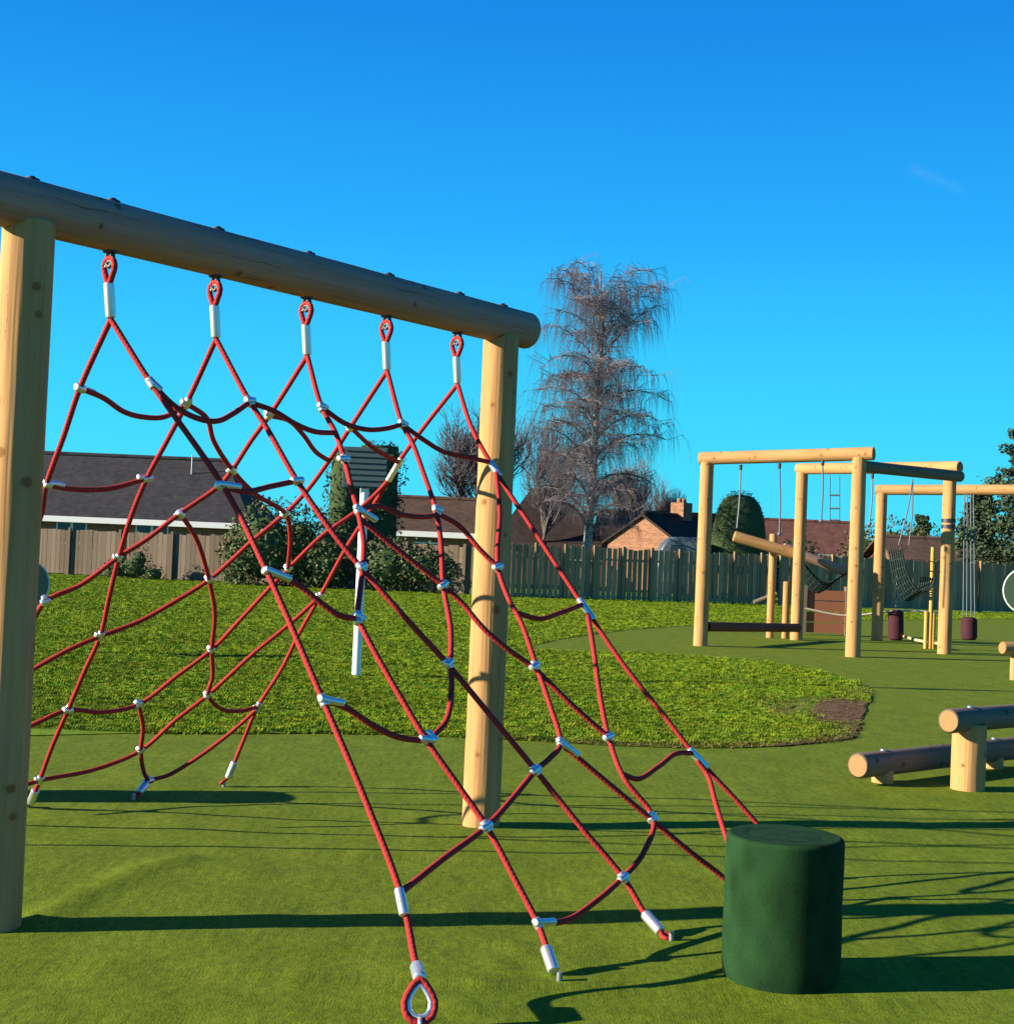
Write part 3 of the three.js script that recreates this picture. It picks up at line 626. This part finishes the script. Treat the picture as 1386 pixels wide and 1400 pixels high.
const TILE_DARK = std(0xffffff, { map: tileTex([.04, .029, .025], 22), roughness: .9 });
const TILE_RED = std(0xffffff, { map: tileTex([.13, .06, .045], 32), roughness: .9 });
const WHITE = std(lin(.82, .81, .78), { roughness: .5 }), GLASS = std(lin(.03, .04, .05), { roughness: .08 });
function quadGeo(polys) {   // list of planar polygons with 3 or 4 corners; uv in metres
  const pos = [], uv = [];
  for (const q of polys) {
    const e1 = q[1].clone().sub(q[0]).normalize(), n = e1.clone().cross(q[2].clone().sub(q[0])).normalize(), e2 = n.clone().cross(e1);
    for (let i = 1; i < q.length - 1; i++) for (const p of [q[0], q[i], q[i + 1]]) { pos.push(p.x, p.y, p.z); const d = p.clone().sub(q[0]); uv.push(d.dot(e1), d.dot(e2)); }
  }
  const g = new THREE.BufferGeometry(); g.setAttribute('position', new THREE.Float32BufferAttribute(pos, 3)); g.setAttribute('uv', new THREE.Float32BufferAttribute(uv, 2)); g.computeVertexNormals(); return g;
}
function uvBox(g, s = 1) { const p = g.attributes.position, n = g.attributes.normal, uv = g.attributes.uv; for (let i = 0; i < p.count; i++) { const nx = Math.abs(n.getX(i)), ny = Math.abs(n.getY(i)); uv.setXY(i, (nx > .5 ? p.getZ(i) : p.getX(i)) * s, (ny > .5 ? p.getZ(i) : p.getY(i)) * s); } return g; }
// ridge along x; hip0/hip1 = how far the ridge ends are drawn in at each end (0 = gable)
function house(label, { x0, x1, zf, zb, eave, ridge, hip0 = 0, hip1 = 0, wall, tile, over = .4, windows = [], turn = 0, fascia = WHITE }) {
  const cx = (x0 + x1) / 2, cz = -(zf + zb) / 2, t = thing('house', label, 'house', V(cx, 0, cz), turn);
  const w = (x1 - x0) / 2, dd = (zb - zf) / 2, X0 = -w, X1 = w;
  part('wall', uvBox(box(X0, X1, -.2, eave, -dd, dd)), wall, t);
  const e = eave + .02, slope = (ridge - eave) / dd, lo = e - slope * over;
  const a = V(X0 - over, lo, dd + over), b = V(X1 + over, lo, dd + over), c = V(X1 + over, lo, -dd - over), d = V(X0 - over, lo, -dd - over);
  const r0 = V(X0 - (hip0 ? -hip0 : over), ridge, 0), r1 = V(X1 + (hip1 ? -hip1 : over), ridge, 0), th = V(0, -.12, 0);
  const dn = (p) => p.clone().add(th);
  const roof = part('roof', quadGeo([[a, b, r1, r0], [c, d, r0, r1], ...(hip1 ? [[b, c, r1]] : []), ...(hip0 ? [[d, a, r0]] : []), ...(hip0 && hip1 ? [[dn(a), dn(d), dn(c), dn(b)]] : []), [dn(a), dn(b), b, a], ...(hip1 ? [[dn(b), dn(c), c, b]] : [[dn(b), dn(r1), r1, b], [dn(r1), dn(c), c, r1]]), [dn(c), dn(d), d, c], ...(hip0 ? [[dn(d), dn(a), a, d]] : [[dn(r0), dn(a), a, r0], [dn(d), dn(r0), r0, d]]), ...(hip0 && hip1 ? [] : [[dn(b), dn(a), dn(r0), dn(r1)], [dn(d), dn(c), dn(r1), dn(r0)]])]), tile, t);
  if (!hip1) part('gable', quadGeo([[V(X1 + .01, e - .05, dd), V(X1 + .01, e - .05, -dd), V(X1 + .01, ridge - .15, 0)]]), wall, t);
  if (!hip0) part('gable', quadGeo([[V(X0 - .01, e - .05, -dd), V(X0 - .01, e - .05, dd), V(X0 - .01, ridge - .15, 0)]]), wall, t);
  part('ridge_tiles', bar(r0.clone().add(V(0, .02, 0)), r1.clone().add(V(0, .02, 0)), .11, .11, 8), tile, roof);
  part('fascia', box(X0 - over, X1 + over, lo - .26, lo - .02, dd + over + .004, dd + over + .05), fascia, t);
  for (const [wx0, wx1, wy0, wy1] of windows) {
    const f = part('window', box(wx0 - cx, wx1 - cx, wy0, wy1, dd + .005, dd + .06), WHITE, t), n = Math.max(1, Math.round((wx1 - wx0) / .75)), s = (wx1 - wx0) / n;
    for (let k = 0; k < n; k++) part('pane', box(wx0 - cx + k * s + .06, wx0 - cx + (k + 1) * s - .06, wy0 + .07, wy1 - .07, dd + .062, dd + .075), GLASS, f);
    part('sill', box(wx0 - cx - .08, wx1 - cx + .08, wy0 - .07, wy0 - .002, dd + .005, dd + .14), WHITE, f);
  }
  t.userData.fz = dd; return t;
}
const X = (px, z) => at(px, 720, z).x, Y = (px, py, z) => at(px, py, z).y;
{
  const z = 60, over = .4;
  const bung = house('long brick bungalow with dark grey roof and white fascia', { x0: X(-130, z), x1: X(330, z), zf: z + .4, zb: z + 8.6, eave: Y(150, 700, z), ridge: Y(150, 624, z + 4.5), hip1: 1.6, wall: BRICK, tile: TILE_GREY, over, windows: [[X(74, z), X(116, z), Y(90, 742, z), Y(90, 712, z)], [X(183, z), X(228, z), Y(200, 744, z), Y(200, 713, z)]] });
  { const q = at(262, 652, z + 3.4), o = bung.position; part('aerial', bar(V(q.x - o.x, q.y - .4, q.z - o.z), V(q.x - o.x, Y(262, 622, z + 3.4), q.z - o.z), .03, .03, 8), STEEL, bung); }
  house('brick house with brown roof behind the evergreen hedge', { x0: X(520, 62), x1: X(676, 62), zf: 62.4, zb: 69, eave: Y(600, 722, 62), ridge: Y(600, 682, 65.5), wall: BRICK, tile: TILE_BROWN, windows: [[X(566, 62), X(600, 62), Y(580, 758, 62), Y(580, 741, 62)]] });
  house('house with dark hipped roof beside the birch trunk', { x0: X(686, 72), x1: X(838, 72), zf: 72.4, zb: 81, eave: Y(770, 736, 72), ridge: Y(740, 671, 76.7), hip0: 1.4, hip1: 2.8, wall: BRICK2, tile: TILE_DARK, fascia: std(lin(.08, .06, .05)), windows: [[X(780, 72), X(822, 72), Y(800, 765, 72), Y(800, 744, 72)]] });
  house('house with dark roof behind the orange brick gable', { x0: X(838, 68), x1: X(1010, 68), zf: 70, zb: 78, eave: Y(900, 742, 70), ridge: Y(900, 702, 74), wall: BRICK, tile: TILE_DARK, fascia: std(lin(.1, .08, .07)) });
  // wing with its gable end turned towards the sun
  const turn = .85, end = at(879, 742, 63), ax = V(Math.cos(turn), 0, -Math.sin(turn)), c = end.clone().addScaledVector(ax, 3.4), hd = 1.95;
  const wing = house('small wing with orange brick gable end lit by sun and chimney stack', { x0: c.x - 3.4, x1: c.x + 3.4, zf: -c.z - hd, zb: -c.z + hd, eave: Y(879, 739, 63), ridge: Y(879, 702, 63), wall: BRICK, tile: TILE_DARK, over: .18, turn, fascia: std(lin(.1, .08, .07)) });
  const cy0 = Y(920, 712, 66), cy1 = Y(920, 688, 66);
  part('chimney', uvBox(box(-.9, -.2, cy0, cy1, -.35, .35)), BRICK, wing);
  for (const k of [-.72, -.38]) part('chimney_pot', bar(V(k, cy1, 0), V(k, cy1 + .2, 0), .12, .1, 12), std(lin(.28, .13, .075)), wing);
  house('red roofed house beyond the fence seen through the frames', { x0: X(1040, 78), x1: X(1185, 78), zf: 78, zb: 86, eave: Y(1100, 752, 78), ridge: Y(1100, 713, 82), wall: BRICK, tile: TILE_RED, fascia: std(lin(.3, .28, .25)), windows: [[X(1105, 78), X(1128, 78), Y(1110, 776, 78), Y(1110, 762, 78)]] });
  house('low brown roofed shed house behind the right fence', { x0: X(1232, 66), x1: X(1370, 66), zf: 66, zb: 72, eave: Y(1300, 764, 66), ridge: Y(1300, 738, 69), wall: BRICK2, tile: TILE_BROWN, fascia: std(lin(.12, .06, .04)) });
}
// parked van roofs above the fence
{
  const z = 56, o = at(925, 800, z), t = thing('van', 'pale grey blue van parked behind the fence before the gable', 'van', V(o.x, 0, -z));
  const wv = (X(952, z) - X(898, z)), top = Y(925, 736, z);
  const sh = new THREE.Shape(); sh.moveTo(-wv / 2, .3); sh.lineTo(wv / 2, .3); sh.lineTo(wv / 2, top - .1); sh.quadraticCurveTo(wv / 2, top, wv / 2 - .15, top); sh.lineTo(-wv / 2 + .65, top); sh.quadraticCurveTo(-wv / 2 + .25, top - .1, -wv / 2 + .1, top - .7); sh.lineTo(-wv / 2, .95);
  part('body', new THREE.ExtrudeGeometry(sh, { depth: 1.7, bevelEnabled: true, bevelSize: .06, bevelThickness: .06, bevelSegments: 3 }).translate(0, 0, -1.7), std(lin(.10, .125, .14), { roughness: .4 }), t);
  for (const s of [-1, 1]) part('wheel', new THREE.CylinderGeometry(.32, .32, .2, 20).rotateX(Math.PI / 2).translate(s * wv * .3, .32, .02), DARKMETAL, t);
  part('window', box(-wv * .2, wv * .15, top - .75, top - .25, .061, .07), GLASS, t);
}

// ------------------------------------------------------------------ trees and shrubs
function prism(out, a, b, r0, r1, n = 3) {     // cheap tapered stick, appended to position list
  const d = b.clone().sub(a).normalize(), s = Math.abs(d.y) < .9 ? V(0, 1, 0).cross(d).normalize() : V(1, 0, 0).cross(d).normalize(), q = d.clone().cross(s);
  const ring = (p, r) => { const v = []; for (let i = 0; i < n; i++) { const an = i / n * 6.2832; v.push([p.x + (s.x * Math.cos(an) + q.x * Math.sin(an)) * r, p.y + (s.y * Math.cos(an) + q.y * Math.sin(an)) * r, p.z + (s.z * Math.cos(an) + q.z * Math.sin(an)) * r]); } return v; };
  const A = ring(a, r0), Bq = ring(b, r1);
  for (let i = 0; i < n; i++) { const j = (i + 1) % n; out.push(...A[i], ...A[j], ...Bq[j], ...A[i], ...Bq[j], ...Bq[i]); }
}
function fromList(pos) { const g = new THREE.BufferGeometry(); g.setAttribute('position', new THREE.Float32BufferAttribute(pos, 3)); g.computeVertexNormals(); return g; }
function birch(label, base, H, spread) {
  const t = thing('birch_tree', label, 'tree', base);
  const trunk = [], limbs = [], twigs = [];
  const axis = []; for (let i = 0; i <= 16; i++) { const k = i / 16; axis.push(V(.22 * noise2(k * 2.4, 3) * k + .012 * H * k, k * H * .93, .2 * noise2(k * 2.1, 9) * k)); }
  for (let i = 0; i < 16; i++) prism(trunk, axis[i], axis[i + 1], .19 * Math.pow(1 - i / 16.5, .9) + .012, .19 * Math.pow(1 - (i + 1) / 16.5, .9) + .012, 10);
  const axisAt = (k) => { const f = k * 16, i = Math.min(15, Math.floor(f)); return axis[i].clone().lerp(axis[i + 1], f - i); };
  const droop = (p, len, r, dx, dz) => {
    let a = p.clone(), v = V(dx, rr(-.1, .2), dz); const n = 5;
    for (let i = 0; i < n; i++) { v.y -= .62; v.x *= .8; v.z *= .8; const b = a.clone().addScaledVector(v.clone().normalize(), len / n); if (b.y < 1.6) break; prism(twigs, a, b, r * (1 - i / (n + 1)), r * (1 - (i + 1) / (n + 1))); a = b; v.x += rr(-.22, .22); v.z += rr(-.22, .22); }
  };
  for (let k = 0; k < 64; k++) {
    const h = .23 + .72 * (k + rnd()) / 64, a = k * 2.4 + rr(-.4, .4);
    let reach = spread * (h < .36 ? rr(.65, .95) : rr(.78, 1.08));
    let p = axisAt(Math.min(.99, h - .05)), dir = V(Math.cos(a), rr(.75, 1.5) + (h > .75 ? .45 : 0), Math.sin(a)), r = .06 * (1.15 - h), n = 7;
    for (let i = 0; i < n; i++) {
      const b = p.clone().addScaledVector(dir.clone().normalize(), reach * 1.45 / n); if (b.y > H) b.y = H - rnd() * .3;
      prism(limbs, p, b, r * (1 - i / n) + .008, r * (1 - (i + 1) / n) + .008, 4);
      dir.y -= .27; dir.x += rr(-.2, .2); dir.z += rr(-.2, .2);
      if (i >= 1) for (let s = 0; s < 6; s++) {
        const q = p.clone().lerp(b, rnd()), an = rnd() * 6.28;
        // secondary twig with its own hanging threads
        const l2 = rr(.3, .9), e = q.clone().add(V(Math.cos(an) * l2, rr(-.15, .35), Math.sin(an) * l2)); prism(twigs, q, e, .011, .006);
        for (let m = 0; m < 4; m++) droop(q.clone().lerp(e, rr(.25, 1)), rr(.5, 1.5) * (h < .35 ? .6 : 1), .0062, Math.cos(an) * .7, Math.sin(an) * .7);
      }
      p = b;
    }
  }
  const barkT = tex(128, 512, (u, v) => { const n = tnoise(u, v, 5, 40, 91), m = tnoise(u, v, 12, 14, 95), d = n > .35 || m > .4 ? .35 : 1, k = 1 + .25 * tnoise(u, v, 30, 60, 99); return [.34 * k * d, .29 * k * d, .25 * k * d]; }, { srgb: true });
  const tg = fromList(trunk); const p = tg.attributes.position, uv = []; for (let i = 0; i < p.count; i++) uv.push(Math.atan2(p.getZ(i), p.getX(i)) / 6.28, p.getY(i) * .5); tg.setAttribute('uv', new THREE.Float32BufferAttribute(uv, 2));
  part('trunk', tg, std(0xffffff, { map: barkT, roughness: .9 }), t);
  part('limbs', fromList(limbs), std(lin(.17, .145, .13), { roughness: .9 }), t);
  part('crown', fromList(twigs), std(lin(.14, .12, .13), { roughness: .9 }), t);
}
birch('tall bare weeping birch with purplish hanging twigs', fp(801, 780, 54), at(812, 352, 54).y * 1.04, 2.15);
function bareTree(label, base, H, W, spread, col, dens = 1, upright = .9) {
  const t = thing('bare_tree', label, 'tree', base, 0, 'leafless trees behind the houses'); const trunk = [], twigs = [];
  const grow = (p, d, len, r, lvl) => {
    const n = 3; let a = p, v = d.clone();
    for (let i = 0; i < n; i++) { v.add(V(rr(-.2, .2), rr(-.05, .15) * upright, rr(-.2, .2))).normalize(); const b = a.clone().addScaledVector(v, len / n); prism(lvl < 2 ? trunk : twigs, a, b, r * (1 - .25 * i / n), r * (1 - .25 * (i + 1) / n), lvl < 2 ? 5 : 3); a = b;
      if (lvl >= 1 && lvl < 5) for (let k = 0; k < dens; k++) grow(a, v.clone().multiplyScalar(.6).add(V(rr(-1, 1), rr(-.3, .8) * upright, rr(-1, 1)).multiplyScalar(.8)).normalize(), len * rr(.5, .72), Math.max(.0045, r * .5), lvl + 1); }
    if (lvl < 5) for (let k = 0; k < (lvl === 0 ? 9 : 2); k++) grow(a, v.clone().multiplyScalar(.7).add(V(rr(-1, 1) * spread, rr(.2, 1) * upright, rr(-1, 1) * spread).multiplyScalar(.8)).normalize(), len * rr(.62, .85), Math.max(.0045, r * .6), lvl + 1);
  };
  grow(V(0, -.1, 0), V(0, 1, 0), H * .30, H * .018, 0);
  let mx = 0, my = 0; for (let i = 0; i < twigs.length; i += 3) { mx = Math.max(mx, Math.abs(twigs[i])); my = Math.max(my, twigs[i + 1]); }
  const fit = (l) => l.map((v, i) => (i % 3 === 1 ? v * H / my : v * W / mx)); part('trunk', fromList(fit(trunk)), std(lin(.12, .10, .09), { roughness: .95 }), t); part('crown', fromList(fit(twigs)), std(col, { roughness: .95 }), t);
}
bareTree('rounded bare tree with grey purple twigs behind timber post', fp(640, 780, 68), at(640, 540, 68).y, 3.6, 1, lin(.10, .085, .095), 1);
bareTree('bare tree with brownish twigs between post and birch', fp(735, 780, 72), at(735, 560, 72).y, 2.4, .9, lin(.10, .088, .095), 1);
bareTree('upright bare shrub behind the brick gable and chimney', fp(868, 780, 82), at(868, 618, 82).y, 2.3, .9, lin(.14, .115, .105), 1, 1.4);
bareTree('small bare shrub beside the chimney stack', fp(905, 780, 84), at(905, 645, 84).y, 1.6, .8, lin(.14, .115, .105), 1, 1.5);
// evergreen masses from leaf faces
function leaves(blobs, perM2, size, cols, { flat = .6, droop = 0, lumpy = 1 } = {}) {
  const pos = [], col = [];
  for (const [cx, cy, cz, rx, ry, rz, shape] of blobs) {
    const n = Math.round(perM2 * (rx * ry + ry * rz + rx * rz) * 4);
    for (let i = 0; i < n; i++) {
      const y = shape === 'cyl' ? rr(-1, 1) : 0; let a = rnd() * 6.2832, u = rr(-1, 1), s = Math.sqrt(1 - u * u), dx, dy, dz;
      if (shape === 'cyl') { const tp = y > .72 ? Math.sqrt(Math.max(0, 1 - Math.pow((y - .72) / .3, 2))) : 1; dx = Math.cos(a) * tp; dz = Math.sin(a) * tp; dy = y; } else { dx = s * Math.cos(a); dz = s * Math.sin(a); dy = u; if (shape === 'dome') { const q = Math.pow(Math.pow(Math.abs(dy), 3.2) + Math.pow(s, 3.2), -1 / 3.2); dx *= q; dy *= q; dz *= q; } }
      const lump = 1 + .16 * noise3(cx + dx * rx * 1.3, cy + dy * ry * 1.3, cz + dz * rz * 1.3) * lumpy + .08 * lumpy * noise3(cx + dx * rx * 3.7, cy + dy * ry * 3.7, cz + dz * rz * 3.7), k = lump * (1 - .22 * Math.pow(rnd(), 2));
      const c = V(cx + dx * rx * k, cy + dy * ry * (shape === 'cyl' ? 1 : k), cz + dz * rz * k); if (c.y < .02) continue;
      const t1 = V(rr(-1, 1), rr(-1, 1) - droop, rr(-1, 1)).normalize(), t2 = t1.clone().cross(V(dx + rr(-flat, flat), dy + rr(-flat, flat), dz + rr(-flat, flat))).normalize(), L = size * rr(.6, 1.4), Wd = L * .45;
      const p0 = c.clone().addScaledVector(t1, -L / 2), p1 = c.clone().addScaledVector(t2, Wd / 2), p2 = c.clone().addScaledVector(t1, L / 2), p3 = c.clone().addScaledVector(t2, -Wd / 2);
      for (const p of [p0, p1, p2, p0, p2, p3]) pos.push(p.x, p.y, p.z);
      const cc = cols[Math.floor(rnd() * cols.length)], m = rr(.75, 1.25); for (let q = 0; q < 6; q++) col.push(cc[0] * m, cc[1] * m, cc[2] * m);
    }
  }
  const g = fromList(pos); g.setAttribute('color', new THREE.Float32BufferAttribute(col, 3)); return g;
}
const LEAF = new THREE.MeshPhysicalMaterial({ vertexColors: true, roughness: .7, specularIntensity: .3 });
function domeGeo() { const g = new THREE.IcosahedronGeometry(.97, 5), p = g.attributes.position; for (let i = 0; i < p.count; i++) { const x = p.getX(i), y = p.getY(i), z = p.getZ(i), q = Math.pow(Math.pow(Math.abs(y / .97), 3.2) + Math.pow(Math.hypot(x, z) / .97, 3.2), -1 / 3.2); p.setXYZ(i, x * q, y * q, z * q); } g.computeVertexNormals(); return g; }
const inner = (blobs, col = lin(.012, .018, .01)) => mergeGeometries(blobs.map(([x, y, z, a, b, c, s]) => (s === 'cyl' ? new THREE.CylinderGeometry(.72, .8, 1.86, 10).toNonIndexed() : s === 'dome' ? domeGeo() : new THREE.IcosahedronGeometry(.62, 2)).scale(a, b, c).translate(x, y, z)));
const CORE = std(lin(.05, .075, .03), { roughness: 1 });
const darkG = [[.05, .08, .025], [.07, .10, .03], [.04, .06, .02], [.1, .11, .045]], ivyG = [[.06, .10, .03], [.08, .12, .04], [.13, .15, .07], [.04, .07, .025], [.11, .075, .04]], coniG = [[.03, .05, .03], [.045, .065, .035], [.025, .04, .028]], oliveG = [[.08, .085, .035], [.06, .075, .03], [.1, .09, .045]];
function evergreen(name, label, cat, base, blobs, dens, size, cols, group, opt) {
  const t = thing(name, label, cat, base, 0, group);
  part('trunk', bar(V(0, -.1, 0), V(0, Math.max(.4, blobs[0][1] * .8), 0), .1, .06, 8), std(lin(.07, .05, .035)), t);
  const c = part('crown', leaves(blobs, dens, size, cols, opt), LEAF, t); part('branches', inner(blobs), CORE, c); return t;
}
{
  const z = 49.5, s = z / FPX, bx = (px) => X(px, z), yy = (px, py) => Y(px, py, z);
  const hb = V(bx(380), 0, -z);
  evergreen('hedge', 'ivy covered evergreen hedge between the bungalow and sign', 'hedge', hb, [[bx(365) - hb.x, 1.3, .4, 1.35, yy(365, 688) - 1.15, 1], [bx(410) - hb.x, 1.2, 0, 1.2, yy(410, 690) - 1.2, 1], [bx(335) - hb.x, .9, .5, .75, 1.2, .8], [bx(450) - hb.x, 1, .3, 1, yy(450, 705) - 1, 1]], 95, .16, ivyG, null);
  const c1 = V(bx(463), 0, -z - 1.5);
  evergreen('columnar_conifer', 'slim dark columnar conifer left of the ribbed sign', 'conifer', c1, [[0, yy(463, 608) / 2, 0, .72, yy(463, 612) / 2, .7, 'cyl']], 60, .17, coniG, 'dark conifers behind the sign', { droop: .5 });
  const c2 = V(bx(508), 0, -z - 2);
  evergreen('columnar_conifer', 'broad dark columnar conifer behind the ribbed sign', 'conifer', c2, [[0, yy(508, 596) / 2, 0, .95, yy(508, 598) / 2, .9, 'cyl']], 60, .17, coniG, 'dark conifers behind the sign', { droop: .5 });
  const h2 = V(bx(570), 0, -z + .5);
  evergreen('hedge', 'dark low evergreen hedge right of the sign', 'hedge', h2, [[-.9, .85, 0, 1.1, yy(545, 735) - .8, .8], [.3, .85, .1, 1.1, yy(575, 742) - .85, .8], [1.05, .7, .1, .7, .9, .7]], 95, .15, ivyG, null);
  const h3 = V(bx(285), 0, -50.5);
  evergreen('garden_shrub', 'dark bushy shrub against the pale board fence', 'shrub', V(bx(170), 0, -50.9), [[0, .35, 0, .8, .5, .4], [-.7, .25, .1, .5, .4, .35], [.75, .2, .05, .5, .35, .3], [.2, .7, -.05, .4, .45, .3]], 60, .12, darkG, null);
  // domed topiary
  const zt = 57, t0 = V(X(1010, zt), 0, -zt);
  evergreen('topiary_bush', 'large smooth dome shaped dark evergreen behind the fence', 'topiary', t0, [[0, 1.0, 0, 1.13, Y(1010, 673, zt) - 1.0, 1.1, 'dome']], 260, .075, coniG, null, { lumpy: .25 });
  // bushes behind the swing frames
  for (const [px, py, zz, rx, lab, c] of [[1185, 722, 74, 1.5, 'olive green bush behind the frames next to red roof', oliveG], [1220, 708, 76, 1.9, 'tall olive green bush between the timber frames', oliveG], [1262, 716, 78, 1.5, 'dark green bush above the shed roof', darkG], [1090, 738, 70, 1.6, 'dark shrub under the red tiled roof', darkG]]) {
    const h = Y(px, py, zz); evergreen('garden_bush', lab, 'bush', V(X(px, zz), 0, -zz), [[0, h * .55, 0, rx, h * .45, rx * .8], [rx * .4, h * .4, .2, rx * .8, h * .4, rx * .7]], 26, .22, c, 'bushes in the far gardens');
  }
}
// dark spreading conifers at the right edge
function pine(label, base, H, spread, n) {
  const t = thing('pine_tree', label, 'conifer', base, 0, 'dark conifers at the right'); const wood = [], pos = [], col = [];
  prism(wood, V(0, -.1, 0), V(.1, H, 0), .2, .02, 8);
  for (let k = 0; k < n; k++) {
    const h = .16 + .82 * (k + rnd()) / n, a = k * 2.4 + rr(-.4, .4), len = spread * (1.08 - h) * rr(.75, 1.25) + .25;
    let p = V(.1 * h, h * H, 0), d = V(Math.cos(a), rr(.1, .4), Math.sin(a)).normalize();
    for (let i = 0; i < 5; i++) {
      const b = p.clone().addScaledVector(d, len / 5); prism(wood, p, b, .035 * (1 - i / 6), .035 * (1 - (i + 1) / 6)); d.y += i < 2 ? -.12 : .1; d.normalize();
      const m = 60; for (let j = 0; j < m; j++) {
        const q = p.clone().lerp(b, rnd()), w = (.32 + .5 * (1 - i / 5)) * Math.min(1, len / 1.8), e = q.clone().add(V(rr(-w, w), rr(-.3, .12) , rr(-w, w)));
        const t1 = V(rr(-1, 1), rr(-.8, .4), rr(-1, 1)).normalize(), t2 = t1.clone().cross(V(rr(-1, 1), rr(-1, 1), rr(-1, 1))).normalize(), L = rr(.12, .26), wd = L * .3;
        for (const v of [e.clone().addScaledVector(t1, -L / 2), e.clone().addScaledVector(t2, wd), e.clone().addScaledVector(t1, L / 2), e.clone().addScaledVector(t1, -L / 2), e.clone().addScaledVector(t1, L / 2), e.clone().addScaledVector(t2, -wd)]) pos.push(v.x, v.y, v.z);
        const mm = rr(.7, 1.3); for (let z = 0; z < 6; z++) col.push(.045 * mm, .07 * mm, .035 * mm);
      }
      p = b;
    }
  }
  part('trunk', fromList(wood), std(lin(.08, .055, .04), { roughness: .95 }), t);
  const g = fromList(pos); g.setAttribute('color', new THREE.Float32BufferAttribute(col, 3)); part('crown', g, LEAF, t);
}
pine('tall dark conifer with upswept branches at the edge behind long beam', fp(1400, 780, 63), at(1400, 560, 63).y, 2.6, 60);
pine('shorter dark conifer above the shed roof', fp(1335, 780, 68), at(1335, 672, 68).y, 1.9, 44);
pine('small dark conifer between the timber frames', fp(1256, 780, 88), at(1256, 704, 88).y, 1.3, 26);

scene.traverse((o) => { if (o.isMesh) { o.castShadow = true; o.receiveShadow = true; } });
renderer.render(scene, camera);
